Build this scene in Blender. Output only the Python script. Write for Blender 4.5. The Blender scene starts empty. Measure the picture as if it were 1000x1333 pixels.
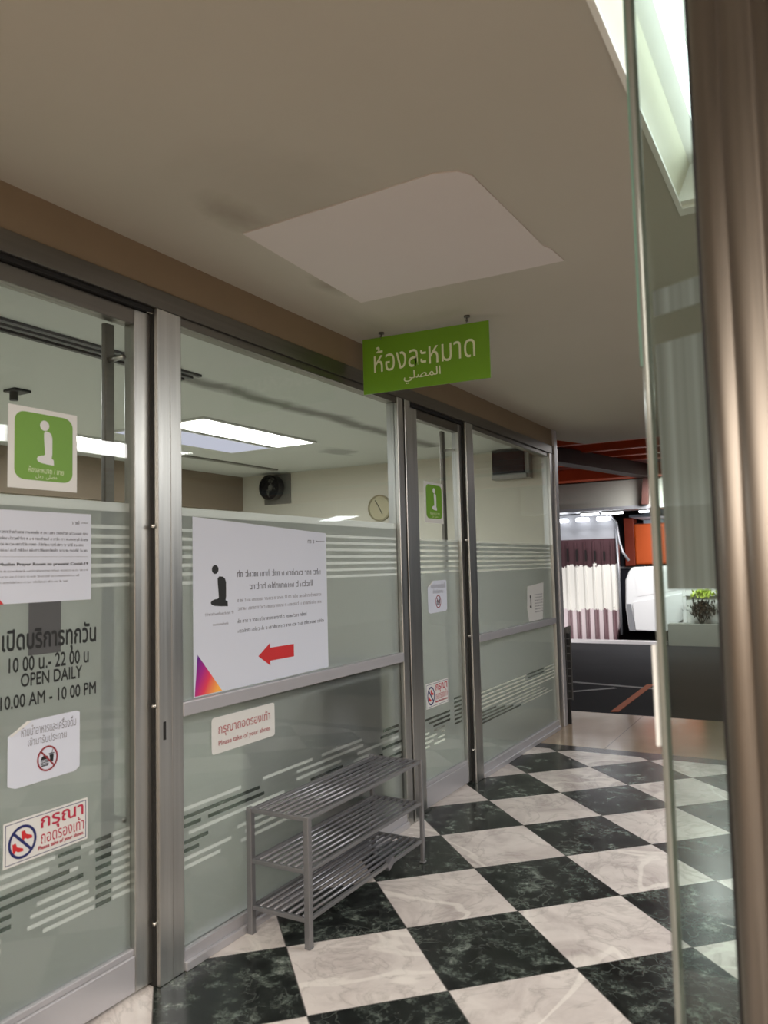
import bpy, bmesh, math, random
from mathutils import Vector, Matrix
random.seed(7)
S = bpy.context.scene
COL = S.collection

# ------------------------------------------------------------------ camera
cd = bpy.data.cameras.new('camera')
cam = bpy.data.objects.new('camera', cd)
COL.objects.link(cam)
CAM = Vector((-2.93578, -1.98098, 1.34219))
cam.matrix_world = Matrix(((0.49710312, -0.04914419, -0.86629864, CAM.x),
                           (-0.86733117, -0.05691181, -0.49446707, CAM.y),
                           (-0.02500244, 0.99716894, -0.07091533, CAM.z),
                           (0, 0, 0, 1)))
cd.sensor_fit = 'HORIZONTAL'
cd.sensor_width = 36
cd.lens = 36 * 1.0088
cd.clip_start = .02
cd.clip_end = 200
cd.dof.use_dof = True
cd.dof.focus_distance = 4.2
cd.dof.aperture_fstop = 5.6
S.camera = cam

# ------------------------------------------------------------------ world, exposure
W = bpy.data.worlds.new('World')
S.world = W
W.use_nodes = True
W.node_tree.nodes['Background'].inputs[0].default_value = (.82, .9, 1, 1)
W.node_tree.nodes['Background'].inputs[1].default_value = .06
S.view_settings.view_transform = 'Standard'
S.view_settings.look = 'None'
S.view_settings.gamma = 1
S.view_settings.use_curve_mapping = False
S.view_settings.exposure = .42
E_TUBE = 4.5       # corridor troffer tubes
E_ROOM = 8.0       # prayer room ceiling panels
E_LOBBY = 12.0      # fixtures over the lobby, outside the frame
E_PARK = 7.0      # car park tubes and wall lamps


def area(name, loc, size, energy, color, aim=None):
    l = bpy.data.lights.new(name, 'AREA')
    l.shape = 'RECTANGLE'
    l.size, l.size_y = size
    l.energy = energy
    l.color = color
    o = bpy.data.objects.new(name, l)
    o.location = loc
    if aim is not None:
        o.rotation_euler = (Vector(aim) - Vector(loc)).to_track_quat('-Z', 'Y').to_euler()
    COL.objects.link(o)
    return o


def spot(name, loc, aim, energy, color, angle=60, blend=.5, r=.05):
    l = bpy.data.lights.new(name, 'SPOT')
    l.energy = energy
    l.color = color
    l.spot_size = math.radians(angle)
    l.spot_blend = blend
    l.shadow_soft_size = r
    o = bpy.data.objects.new(name, l)
    o.location = loc
    o.rotation_euler = (Vector(aim) - Vector(loc)).to_track_quat('-Z', 'Y').to_euler()
    COL.objects.link(o)
    return o


# warm unseen lobby downlight behind the camera, added lobby fill, prayer room light, unseen car park lights
area('lobby_unseen_downlight', (-4.7, -1.9, 2.40), (3.2, 3.0), 200, (1, .93, .83))
area('lobby_fill', (1.0, -3.2, 2.40), (2.4, .6), 95, (1, .99, .96))  # unseen light, added to brighten the corridor ceiling
area('prayer_room_lamp', (1.42, 1.65, 2.29), (1.2, .3), 50, (.96, .98, 1))
area('prayer_room_lamp', (-1.4, 1.9, 2.29), (1.2, .3), 42, (.96, .98, 1))
area('car_park_unseen_light', (7.4, -.6, 2.75), (2.4, .3), 26, (1, .98, .97))
area('car_park_unseen_light', (9.3, -.1, 2.4), (.8, .3), 60, (1, .99, .98), (10.6, -.1, .6))  # unseen light added to brighten the white display and car
area('car_park_unseen_light', (11.2, .4, 2.05), (.6, .3), 12, (1, .97, .94), (12.0, .6, 1.5))  # added with no fixture, lifts the orange box


# ------------------------------------------------------------------ materials
def lin(h):
    h = h.lstrip('#')
    out = []
    for i in (0, 2, 4):
        c = int(h[i:i + 2], 16) / 255
        out.append(c / 12.92 if c <= .04045 else ((c + .055) / 1.055) ** 2.4)
    return (*out, 1)


class NT:
    def __init__(s, name):
        s.m = bpy.data.materials.new(name)
        s.m.use_nodes = True
        s.t = s.m.node_tree
        s.t.nodes.clear()
        s.out = s.n('ShaderNodeOutputMaterial')

    def n(s, typ, **kw):
        nd = s.t.nodes.new(typ)
        for k, v in kw.items():
            setattr(nd, k, v)
        return nd

    def set(s, sock, v):
        if hasattr(v, 'is_output'):
            s.t.links.new(v, sock)
        else:
            sock.default_value = v

    def math(s, op, a, b=0.0, c=0.0):
        nd = s.n('ShaderNodeMath', operation=op)
        for i, v in enumerate((a, b, c)):
            s.set(nd.inputs[i], v)
        return nd.outputs[0]

    def mix(s, f, a, b):
        nd = s.n('ShaderNodeMix', data_type='RGBA')
        s.set(nd.inputs[0], f)
        s.set(nd.inputs[6], a)
        s.set(nd.inputs[7], b)
        return nd.outputs[2]

    def ramp(s, f, pts, interp='LINEAR'):
        nd = s.n('ShaderNodeValToRGB')
        nd.color_ramp.interpolation = interp
        el = nd.color_ramp.elements
        while len(el) < len(pts):
            el.new(.5)
        for e, (p, c) in zip(el, pts):
            e.position = p
            e.color = c if isinstance(c, tuple) else lin(c)
        s.set(nd.inputs[0], f)
        return nd.outputs[0]

    def coord(s, kind='Object'):
        return s.n('ShaderNodeTexCoord').outputs[kind]

    def xyz(s, v):
        nd = s.n('ShaderNodeSeparateXYZ')
        s.set(nd.inputs[0], v)
        return nd.outputs

    def noise(s, scale, vec=None, detail=4, rough=.5, dist=0, out=0):
        nd = s.n('ShaderNodeTexNoise')
        if vec is not None:
            s.set(nd.inputs['Vector'], vec)
        nd.inputs['Scale'].default_value = scale
        nd.inputs['Detail'].default_value = detail
        nd.inputs['Roughness'].default_value = rough
        nd.inputs['Distortion'].default_value = dist
        return nd.outputs[out]

    def bsdf(s, color=None, rough=.5, metal=0, **kw):
        b = s.n('ShaderNodeBsdfPrincipled')
        if color is not None:
            s.set(b.inputs['Base Color'], color)
        s.set(b.inputs['Roughness'], rough)
        s.set(b.inputs['Metallic'], metal)
        for k, v in kw.items():
            s.set(b.inputs[k.replace('_', ' ')], v)
        s.t.links.new(b.outputs[0], s.out.inputs[0])
        return b

    def bump(s, b, h, strength=.2, dist=.01):
        nd = s.n('ShaderNodeBump')
        nd.inputs['Strength'].default_value = strength
        nd.inputs['Distance'].default_value = dist
        s.set(nd.inputs['Height'], h)
        s.t.links.new(nd.outputs[0], b.inputs['Normal'])


def plain(name, h, rough=.5, metal=0, var=.06, scale=6, **kw):
    t = NT(name)
    c = lin(h)
    v = t.noise(scale, t.coord(), 5, .6)
    col = t.mix(v, tuple(x * (1 - var) for x in c[:3]) + (1,), tuple(min(1, x * (1 + var)) for x in c[:3]) + (1,))
    t.bsdf(col, rough, metal, **kw)
    return t.m


def glow(name, h, strength):
    t = NT(name)
    e = t.n('ShaderNodeEmission')
    e.inputs[0].default_value = lin(h)
    e.inputs[1].default_value = strength
    t.t.links.new(e.outputs[0], t.out.inputs[0])
    return t.m


def brushed(name, h, rough=.3, axis='z', streak=.25):
    """brushed metal, streaks run along one axis"""
    t = NT(name)
    x = t.xyz(t.coord())
    sc = {'z': (60, 60, 1.2), 'x': (1.2, 60, 60)}[axis]
    cm = t.n('ShaderNodeCombineXYZ')
    for i in range(3):
        t.set(cm.inputs[i], t.math('MULTIPLY', x[i], sc[i]))
    n = t.noise(1.0, cm.outputs[0], 4, .6)
    c = lin(h)
    col = t.mix(n, tuple(v * (1 - streak) for v in c[:3]) + (1,), tuple(min(1, v * (1 + streak)) for v in c[:3]) + (1,))
    r = t.math('ADD', t.math('MULTIPLY', n, .2), rough - .1)
    t.bsdf(col, r, 1)
    return t.m


def glass_mat(name, tint='#eef3ef', spec=1.0):
    """thin clear pane: straight-through view plus a Fresnel reflection"""
    t = NT(name)
    tr = t.n('ShaderNodeBsdfTransparent')
    tr.inputs[0].default_value = lin(tint)
    gl = t.n('ShaderNodeBsdfGlossy')
    gl.inputs['Roughness'].default_value = .01
    ge = t.n('ShaderNodeNewGeometry')
    dp = t.n('ShaderNodeVectorMath', operation='DOT_PRODUCT')
    t.set(dp.inputs[0], ge.outputs['Normal'])
    t.set(dp.inputs[1], ge.outputs['Incoming'])
    k = t.math('SUBTRACT', 1.0, t.math('ABSOLUTE', dp.outputs['Value']))
    fr = t.math('ADD', .04, t.math('MULTIPLY', t.math('POWER', k, 5.0), .96))
    mx = t.n('ShaderNodeMixShader')
    t.set(mx.inputs[0], t.math('MULTIPLY', fr, spec))
    t.t.links.new(tr.outputs[0], mx.inputs[1])
    t.t.links.new(gl.outputs[0], mx.inputs[2])
    t.t.links.new(mx.outputs[0], t.out.inputs[0])
    return t.m


def film_mat(name, h, trans, diff, clear, rough=.35, thru='#dfe4d8'):
    """frosted vinyl: part diffuse, part translucent, part blurred see-through"""
    t = NT(name)
    d = t.n('ShaderNodeBsdfDiffuse')
    d.inputs[0].default_value = lin(h)
    tl = t.n('ShaderNodeBsdfTranslucent')
    tl.inputs[0].default_value = lin(h)
    rf = t.n('ShaderNodeBsdfRefraction')
    rf.inputs[0].default_value = lin(thru)
    rf.inputs['Roughness'].default_value = rough
    rf.inputs['IOR'].default_value = 1.06
    m1 = t.n('ShaderNodeMixShader')
    m1.inputs[0].default_value = trans / (trans + diff)
    t.t.links.new(d.outputs[0], m1.inputs[1])
    t.t.links.new(tl.outputs[0], m1.inputs[2])
    m2 = t.n('ShaderNodeMixShader')
    m2.inputs[0].default_value = clear
    t.t.links.new(m1.outputs[0], m2.inputs[1])
    t.t.links.new(rf.outputs[0], m2.inputs[2])
    t.t.links.new(m2.outputs[0], t.out.inputs[0])
    return t.m


def floor_mat():
    t = NT('checker_marble')
    co = t.coord()
    x = t.xyz(co)
    k = 1 / .45
    n0 = -.4919246
    u = t.math('MULTIPLY', x[0], k)
    n = t.math('SUBTRACT', n0, t.math('MULTIPLY', x[1], k))
    r2 = 2 ** -.5
    a = t.math('MULTIPLY', t.math('ADD', u, n), r2)
    b = t.math('MULTIPLY', t.math('SUBTRACT', u, n), r2)
    fa, fb = t.math('FLOOR', a), t.math('FLOOR', b)
    odd = t.math('FLOORED_MODULO', t.math('ADD', fa, fb), 2.0)
    cell = t.n('ShaderNodeCombineXYZ')
    t.set(cell.inputs[0], fa)
    t.set(cell.inputs[1], fb)
    wn = t.n('ShaderNodeTexWhiteNoise', noise_dimensions='3D')
    t.set(wn.inputs['Vector'], cell.outputs[0])
    rnd = wn.outputs['Value']
    off = t.n('ShaderNodeVectorMath', operation='MULTIPLY_ADD')
    t.set(off.inputs[0], wn.outputs['Color'])
    off.inputs[1].default_value = (9, 9, 9)
    t.set(off.inputs[2], co)
    # rotate grain per tile
    rot = t.n('ShaderNodeVectorRotate', rotation_type='Z_AXIS')
    t.set(rot.inputs['Vector'], off.outputs[0])
    t.set(rot.inputs['Angle'], t.math('MULTIPLY', rnd, 3.0))
    v = rot.outputs[0]
    # white marble: cloudy pinkish grey with thin veins
    cl = t.noise(4, v, 6, .6, .6)
    white = t.ramp(cl, [(.3, '#b3a9a6'), (.5, '#cdc5c1'), (.72, '#dcd5d0')])
    vein = t.math('ABSOLUTE', t.math('SUBTRACT', t.noise(3.0, v, 6, .6, 1.6), .5))
    vm = t.ramp(vein, [(0, (1, 1, 1, 1)), (.012, (.55, .55, .55, 1)), (.045, (0, 0, 0, 1))])
    white = t.mix(t.math('MULTIPLY', vm, .38), white, lin('#8b8480'))
    veinb = t.math('ABSOLUTE', t.math('SUBTRACT', t.noise(1.3, v, 3, .5, .8), .47))
    vb = t.ramp(veinb, [(0, (1, 1, 1, 1)), (.012, (.9, .9, .9, 1)), (.02, (0, 0, 0, 1))])
    white = t.mix(t.math('MULTIPLY', vb, .5), white, lin('#ece7e0'))
    # dark green-black marble: clouds, pale flecks and veins
    dn = t.noise(10, v, 10, .78, .25)
    dark = t.ramp(dn, [(.37, '#090a0a'), (.47, '#151917'), (.53, '#2b302d'), (.585, '#4a524c'), (.66, '#868c85')])
    vor = t.n('ShaderNodeTexVoronoi', feature='DISTANCE_TO_EDGE')
    wv = t.n('ShaderNodeVectorMath', operation='MULTIPLY_ADD')
    t.set(wv.inputs[0], t.noise(6, v, 4, .6, 0, 1))
    wv.inputs[1].default_value = (.25, .25, .25)
    t.set(wv.inputs[2], v)
    t.set(vor.inputs['Vector'], wv.outputs[0])
    vor.inputs['Scale'].default_value = 13
    dvm = t.ramp(vor.outputs['Distance'], [(0, (1, 1, 1, 1)), (.03, (.5, .5, .5, 1)), (.075, (0, 0, 0, 1))])
    patch = t.ramp(t.noise(3.5, v, 4, .5), [(.45, (0, 0, 0, 1)), (.62, (1, 1, 1, 1))])
    dark = t.mix(t.math('MULTIPLY', t.math('MULTIPLY', dvm, patch), .3), dark, lin('#878e87'))
    wp = t.ramp(t.noise(2.2, v, 5, .6, 1.0), [(.685, (0, 0, 0, 1)), (.70, (1, 1, 1, 1))])
    dark = t.mix(t.math('MULTIPLY', wp, .75), dark, lin('#b4b0a8'))
    col = t.mix(odd, dark, white)
    # joints
    def edge(q, f):
        d = t.math('SUBTRACT', q, f)
        return t.math('MINIMUM', d, t.math('SUBTRACT', 1.0, d))
    e = t.math('MINIMUM', edge(a, fa), edge(b, fb))
    j = t.math('LESS_THAN', e, .006)
    col = t.mix(t.math('MULTIPLY', j, .7), col, lin('#3c3a37'))
    rough = t.math('ADD', .16, t.math('MULTIPLY', t.noise(2.5, co, 4, .6), .16))
    bs = t.bsdf(col, rough, 0)
    bs.inputs['IOR'].default_value = 1.4
    return t.m


def ceiling_mat():
    t = NT('painted_ceiling')
    co = t.coord()
    x = t.xyz(co)
    n1 = t.noise(.9, co, 5, .55)
    col = t.mix(n1, lin('#aaa496'), lin('#b6b0a3'))
    n2 = t.noise(2.3, co, 4, .6, .5)
    # old damp smudges round the repair
    def blob(cx, cy, rx, ry, amt):
        dx = t.math('DIVIDE', t.math('SUBTRACT', x[0], cx), rx)
        dy = t.math('DIVIDE', t.math('SUBTRACT', x[1], cy), ry)
        d = t.math('SQRT', t.math('ADD', t.math('MULTIPLY', dx, dx), t.math('MULTIPLY', dy, dy)))
        d = t.math('ADD', d, t.math('MULTIPLY', t.math('SUBTRACT', n2, .5), 1.6))
        m = t.ramp(d, [(.15, (1, 1, 1, 1)), (1.0, (0, 0, 0, 1))])
        return t.math('MULTIPLY', m, amt)
    for bl in ((-1.08, -.42, .22, .10, .55), (-.42, -.32, .16, .07, .6), (-1.0, -.62, .5, .3, .22), (.0, -.2, .6, .12, .2)):
        col = t.mix(blob(*bl), col, lin('#7d7263'))
    b = t.bsdf(col, .75)
    t.bump(b, t.noise(40, co, 3), .05, .004)
    return t.m


def room_ceiling_mat():
    t = NT('room_ceiling_paint')
    co = t.coord()
    x = t.xyz(co)
    n = t.noise(1.5, co, 4, .6)
    col = t.mix(n, lin('#c2c5c0'), lin('#cbccc6'))
    n2 = t.noise(4, co, 4, .6, .5)
    # a long damp streak near the glass and a stain in the middle
    def band(c0, w, x0, x1, amt):
        d = t.math('ABSOLUTE', t.math('SUBTRACT', x[1], t.math('ADD', c0, t.math('MULTIPLY', t.math('SUBTRACT', n2, .5), .16))))
        m = t.ramp(t.math('DIVIDE', d, w), [(.2, (1, 1, 1, 1)), (1, (0, 0, 0, 1))])
        g = t.math('MULTIPLY', t.math('GREATER_THAN', x[0], x0), t.math('LESS_THAN', x[0], x1))
        return t.math('MULTIPLY', t.math('MULTIPLY', m, g), amt)
    col = t.mix(band(.84, .11, -.4, 2.9, .9), col, lin('#6b6a64'))
    dx = t.math('DIVIDE', t.math('SUBTRACT', x[0], 2.6), .32)
    dy = t.math('DIVIDE', t.math('SUBTRACT', x[1], 1.62), .2)
    d = t.math('SQRT', t.math('ADD', t.math('MULTIPLY', dx, dx), t.math('MULTIPLY', dy, dy)))
    d = t.math('ADD', d, t.math('MULTIPLY', t.math('SUBTRACT', n2, .5), 1.5))
    col = t.mix(t.math('MULTIPLY', t.ramp(d, [(.4, (1, 1, 1, 1)), (.8, (0, 0, 0, 1))]), .55), col, lin('#6f706b'))
    t.bsdf(col, .7)
    return t.m


def asphalt_mat():
    t = NT('asphalt')
    co = t.coord()
    n = t.noise(1.2, co, 6, .65)
    n2 = t.noise(60, co, 3, .6)
    col = t.mix(n, lin('#202123'), lin('#343437'))
    col = t.mix(t.math('MULTIPLY', n2, .3), col, lin('#404145'))
    b = t.bsdf(col, .95)
    b.inputs['Specular IOR Level'].default_value = .15
    t.bump(b, n2, .3, .01)
    return t.m


def threshold_mat():
    t = NT('beige_stone')
    co = t.coord()
    x = t.xyz(co)
    n = t.noise(2, co, 6, .6, .5)
    col = t.mix(n, lin('#97846f'), lin('#b5a38f'))
    # slab joints
    m = t.math('FLOORED_MODULO', t.math('ADD', x[1], .66), .9)
    j = t.math('LESS_THAN', m, .008)
    col = t.mix(t.math('MULTIPLY', j, .6), col, lin('#6a5c4e'))
    t.bsdf(col, t.math('ADD', .08, t.math('MULTIPLY', n, .12)))
    return t.m


def ribbed_mat():
    """tall lit shutter: maroon paint, white glare painted into the middle, pink stripes below"""
    t = NT('shutter_paint_glare')
    co = t.coord()
    x = t.xyz(co)
    z = x[2]
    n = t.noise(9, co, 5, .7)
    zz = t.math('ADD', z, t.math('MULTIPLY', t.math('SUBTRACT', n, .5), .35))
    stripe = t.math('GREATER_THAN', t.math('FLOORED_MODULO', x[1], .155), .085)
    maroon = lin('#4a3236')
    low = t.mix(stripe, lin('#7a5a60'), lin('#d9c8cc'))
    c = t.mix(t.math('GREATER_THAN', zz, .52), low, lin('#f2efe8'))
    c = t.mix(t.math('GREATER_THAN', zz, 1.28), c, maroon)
    c = t.mix(t.math('GREATER_THAN', z, 1.74), c, lin('#9a9ba0'))
    t.bsdf(c, .4)
    return t.m


def gradient_mat():
    t = NT('poster_corner_gradient')
    x = t.xyz(t.coord())
    f = t.math('ADD', t.math('MULTIPLY', x[0], 5.2), t.math('MULTIPLY', x[2], -3.2))
    f = t.math('ADD', f, 2.62)
    t.bsdf(t.ramp(f, [(0.0, '#3a1c86'), (.35, '#a31a83'), (.62, '#e03a55'), (1.0, '#f6b04a')]), .5)
    return t.m


def grey_overlay_mat():
    """grey banded overlay on the glass door; the bands are in its colour"""
    t = NT('grey_banded_overlay')
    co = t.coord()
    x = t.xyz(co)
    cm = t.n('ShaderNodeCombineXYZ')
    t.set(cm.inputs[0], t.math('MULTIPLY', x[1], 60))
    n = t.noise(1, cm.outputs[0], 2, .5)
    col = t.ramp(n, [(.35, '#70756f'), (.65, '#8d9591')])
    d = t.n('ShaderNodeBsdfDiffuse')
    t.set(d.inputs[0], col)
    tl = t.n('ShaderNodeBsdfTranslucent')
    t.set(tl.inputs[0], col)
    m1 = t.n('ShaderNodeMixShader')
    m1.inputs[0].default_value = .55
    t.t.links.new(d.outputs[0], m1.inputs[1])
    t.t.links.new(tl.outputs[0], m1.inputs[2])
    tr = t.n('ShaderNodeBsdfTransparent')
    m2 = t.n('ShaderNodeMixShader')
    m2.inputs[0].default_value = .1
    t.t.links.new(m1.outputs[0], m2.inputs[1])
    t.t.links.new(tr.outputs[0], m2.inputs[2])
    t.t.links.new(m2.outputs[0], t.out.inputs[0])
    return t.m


M = dict(
    floor=floor_mat(), ceiling=ceiling_mat(), room_ceiling=room_ceiling_mat(), asphalt=asphalt_mat(),
    threshold=threshold_mat(), border=plain('dark_stone_border', '#2b2826', .2, 0, .2),
    patch=plain('gypsum_patch', '#cbc3be', .8, 0, .03, 3),
    fascia=plain('brown_fascia', '#83725c', .6, 0, .08),
    steel=brushed('brushed_steel', '#c3c3c0', .36, 'z'),
    steel_h=brushed('brushed_steel_horizontal', '#a9a59d', .32, 'x'),
    steel_dark=brushed('aged_steel', '#7b7771', .38, 'x'),
    steel_bright=brushed('bright_steel', '#c9c7c2', .25, 'z'),
    stile=brushed('mirror_steel', '#8a8178', .46, 'z', .35),
    alu=plain('satin_aluminium', '#b9b8bd', .4, .45, .05),
    gap=plain('black_gasket', '#141312', .6),
    glass=glass_mat('clear_glass', '#f1f3f2', spec=.7), glass_front=glass_mat('door_glass', '#e6eeea', .9),
    glass_edge=plain('glass_edge_bead', '#7f817b', .15, .3, .1),
    glass_green=plain('green_glass_edge', '#5f7f72', .1),
    film=film_mat('frosted_film', '#c6c7c6', .55, .45, .5, .36, '#dcdedb'),
    film_light=film_mat('frosted_film_bar', '#f0f0ee', .6, .4, .15, .35, '#ffffff'),
    film_clear=film_mat('clear_bar', '#e8e8e2', .6, .4, .8, .06, '#ffffff'),
    film_dark=film_mat('clear_slot', '#7d817d', .5, .5, .6, .2, '#b5bab6'),
    greyoverlay=grey_overlay_mat(),
    cream=plain('cream_wall', '#c9c4b6', .7, 0, .04, 2),
    tan=plain('tan_wall', '#8a7a68', .7, 0, .08, 2),
    roomfloor=plain('pale_carpet', '#b5b5a8', .9, 0, .08, 20),
    wood=plain('warm_lobby_wall', '#ab957c', .6, 0, .15, 3),
    white=plain('white_paint', '#d8d8d6', .5, 0, .03),
    troffer=plain('troffer_enamel', '#e6e6de', .4, 0, .02),
    cream_enamel=plain('troffer_side', '#cfcdb8', .4, 0, .03),
    tube=glow('tube_glow', '#f6fbff', E_TUBE), room_tube=glow('panel_glow', '#fffdf6', E_ROOM),
    dim_panel=glow('dim_panel_glow', '#d9d9ea', .75), lobby_tube=glow('lobby_tube_glow', '#f7fbff', E_LOBBY), park_tube=glow('car_park_tube_glow', '#f7faff', E_PARK),
    paper=plain('white_paper', '#ccd1df', .6, 0, .02, 3), paper_w=plain('laminated_paper', '#d6d6d4', .35, 0, .03, 3),
    green=plain('sign_green', '#6c9c2c', .45, 0, .05, 3), green_dark=plain('hanging_sign_green', '#6a9a1e', .45, 0, .06, 3),
    lettering=plain('cream_lettering', '#dfe6c6', .5), pictogram=plain('pictogram_white', '#dcdde0', .5),
    black=plain('black_vinyl', '#191a1a', .5), ink=plain('grey_ink', '#54545c', .6), ink_light=plain('pale_ink', '#8a8a92', .6),
    red=plain('red_print', '#c22a2e', .5), crimson=plain('crimson_print', '#b32a44', .5), pink=plain('faded_red_print', '#b97b7d', .6),
    navy=plain('navy_print', '#1d2560', .5), maroonring=plain('dark_red_ring', '#8a2a33', .5),
    gradient=gradient_mat(), greyplate=plain('dark_grey_vinyl', '#4d4e50', .6),
    rack=plain('rack_grey_metal', '#87878a', .4, .6, .06), rack_bar=plain('rack_bar_metal', '#8a8a90', .35, .7, .06),
    fan=plain('black_fan_plastic', '#1d1d1e', .5), fan_grey=plain('fan_grey', '#77756e', .5),
    clock=plain('clock_face', '#b3aa8c', .5), clock_rim=plain('clock_rim', '#8f866a', .4),
    screen=plain('dark_screen', '#19191d', .12), bezel=plain('grey_bezel', '#8c8b85', .45),
    cabinet=plain('dark_cabinet', '#26292b', .6),
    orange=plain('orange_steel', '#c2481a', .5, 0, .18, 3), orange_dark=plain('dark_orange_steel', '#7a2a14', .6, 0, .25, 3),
    brown_steel=plain('brown_steel', '#35160e', .6, 0, .2), concrete=plain('grey_concrete', '#8e8d86', .8, 0, .08),
    parkwall=plain('dark_park_wall', '#26262a', .8), navy_wall=plain('navy_panel', '#11131f', .5),
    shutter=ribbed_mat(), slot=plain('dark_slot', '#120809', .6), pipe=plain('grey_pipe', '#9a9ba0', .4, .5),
    kerb=plain('white_kerb', '#d8d4d6', .6), orangebox=plain('orange_box', '#c4551f', .5, 0, .05),
    car=plain('white_car_paint', '#e9e9ea', .25, 0, .01), carglass=plain('car_glass', '#14171a', .1),
    tyre=plain('tyre_rubber', '#161616', .8), hub=plain('wheel_hub', '#8d8f92', .35, .7),
    lineorange=plain('orange_line', '#a8552c', .7, 0, .15), linewhite=plain('worn_white_line', '#8b8b8b', .7, 0, .2),
    leaf=plain('dark_leaves', '#1c211c', .6), flower=plain('yellow_green_leaves', '#c3d65a', .6),
    grille=plain('black_grille', '#1a1a1c', .5), grille_frame=plain('grille_frame', '#6d6d6d', .4, .6),
    bluegrey=plain('blue_grey_panel', '#7d8894', .6),
)


# ------------------------------------------------------------------ mesh helpers
class MB:
    def __init__(s):
        s.bm = bmesh.new()

    def box(s, a, b):
        x0, x1 = sorted((a[0], b[0])); y0, y1 = sorted((a[1], b[1])); z0, z1 = sorted((a[2], b[2]))
        v = [s.bm.verts.new(p) for p in ((x0, y0, z0), (x1, y0, z0), (x1, y1, z0), (x0, y1, z0),
                                         (x0, y0, z1), (x1, y0, z1), (x1, y1, z1), (x0, y1, z1))]
        for f in ((0, 3, 2, 1), (4, 5, 6, 7), (0, 1, 5, 4), (1, 2, 6, 5), (2, 3, 7, 6), (3, 0, 4, 7)):
            s.bm.faces.new([v[i] for i in f])
        return s

    def prism(s, pts, axis, a, b):
        """polygon pts (2d) pushed along axis from a to b. axis y: pts are (x,z); x: (y,z); z: (x,y)"""
        def P(p, t):
            return {'y': (p[0], t, p[1]), 'x': (t, p[0], p[1]), 'z': (p[0], p[1], t)}[axis]
        lo = [s.bm.verts.new(P(p, a)) for p in pts]
        hi = [s.bm.verts.new(P(p, b)) for p in pts]
        n = len(pts)
        s.bm.faces.new(lo)
        s.bm.faces.new(hi[::-1])
        for i in range(n):
            s.bm.faces.new((lo[i], hi[i], hi[(i + 1) % n], lo[(i + 1) % n]))
        return s

    def tube(s, pts, r, n=12, r2=None):
        pts = [Vector(p) for p in pts]
        rings = []
        for i, p in enumerate(pts):
            d = (pts[min(i + 1, len(pts) - 1)] - pts[max(i - 1, 0)]).normalized()
            q = d.to_track_quat('Z', 'Y')
            rr = r if r2 is None else r + (r2 - r) * i / (len(pts) - 1)
            rings.append([s.bm.verts.new(p + q @ Vector((rr * math.cos(2 * math.pi * k / n), rr * math.sin(2 * math.pi * k / n), 0))) for k in range(n)])
        for A, B in zip(rings, rings[1:]):
            for k in range(n):
                s.bm.faces.new((A[k], A[(k + 1) % n], B[(k + 1) % n], B[k]))
        s.bm.faces.new(rings[0][::-1])
        s.bm.faces.new(rings[-1])
        return s

    def bar(s, p, q, w, h=None):
        """square bar between two points"""
        h = h or w
        p, q = Vector(p), Vector(q)
        d = (q - p).normalized()
        ref = Vector((0, 0, 1)) if abs(d.z) < .9 else Vector((0, 1, 0))
        a = d.cross(ref).normalized() * w / 2
        b = d.cross(a).normalized() * h / 2
        lo = [s.bm.verts.new(p + o) for o in (a + b, -a + b, -a - b, a - b)]
        hi = [s.bm.verts.new(q + o) for o in (a + b, -a + b, -a - b, a - b)]
        s.bm.faces.new(lo)
        s.bm.faces.new(hi[::-1])
        for i in range(4):
            s.bm.faces.new((lo[i], hi[i], hi[(i + 1) % 4], lo[(i + 1) % 4]))
        return s

    def ring(s, c, r0, r1, y0, y1, sx=1, n=40, axis='y'):
        """flat ring in a plane across axis"""
        def P(r, k, t):
            a = 2 * math.pi * k / n
            u, v = c[0] + r * sx * math.cos(a), c[1] + r * math.sin(a)
            return (u, t, v) if axis == 'y' else (t, u, v)
        R = [[s.bm.verts.new(P(r, k, t)) for k in range(n)] for r, t in ((r0, y0), (r1, y0), (r1, y1), (r0, y1))]
        for i in range(4):
            A, B = R[i], R[(i + 1) % 4]
            for k in range(n):
                s.bm.faces.new((A[k], A[(k + 1) % n], B[(k + 1) % n], B[k]))
        return s

    def done(s, name, mat, parent=None, bevel=0, smooth=False, seg=2):
        bm = s.bm
        bmesh.ops.recalc_face_normals(bm, faces=bm.faces)
        me = bpy.data.meshes.new(name)
        if parent is not None:
            off = wloc(parent)
            bmesh.ops.translate(bm, verts=bm.verts, vec=-off)
        else:
            xs = [v.co for v in bm.verts]
            off = Vector(((min(v.x for v in xs) + max(v.x for v in xs)) / 2, (min(v.y for v in xs) + max(v.y for v in xs)) / 2, min(v.z for v in xs)))
            if name in ('floor', 'ceiling', 'ceiling_inner'):
                off = Vector((0, 0, 0))
            bmesh.ops.translate(bm, verts=bm.verts, vec=-off)
        bm.to_mesh(me)
        bm.free()
        if smooth:
            for p in me.polygons:
                p.use_smooth = True
        o = bpy.data.objects.new(name, me)
        COL.objects.link(o)
        if parent is not None:
            o.parent = parent
        else:
            o.location = off
        me.materials.append(M[mat] if isinstance(mat, str) else mat)
        if bevel:
            b = o.modifiers.new('bevel', 'BEVEL')
            b.width = bevel
            b.segments = seg
            b.limit_method = 'ANGLE'
        return o


def wloc(o):
    v = Vector((0, 0, 0))
    while o is not None:
        v = v + o.location
        o = o.parent
    return v


def tag(o, label, cat, group=None, kind=None):
    o['label'] = label
    o['category'] = cat
    if group:
        o['group'] = group
    if kind:
        o['kind'] = kind
    return o


def thing(name, loc, label, cat, group=None, kind=None):
    o = bpy.data.objects.new(name, None)
    o.empty_display_size = .1
    o.location = loc
    COL.objects.link(o)
    return tag(o, label, cat, group, kind)


def box(name, a, b, mat, parent=None, bevel=0):
    return MB().box(a, b).done(name, mat, parent, bevel)


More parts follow.
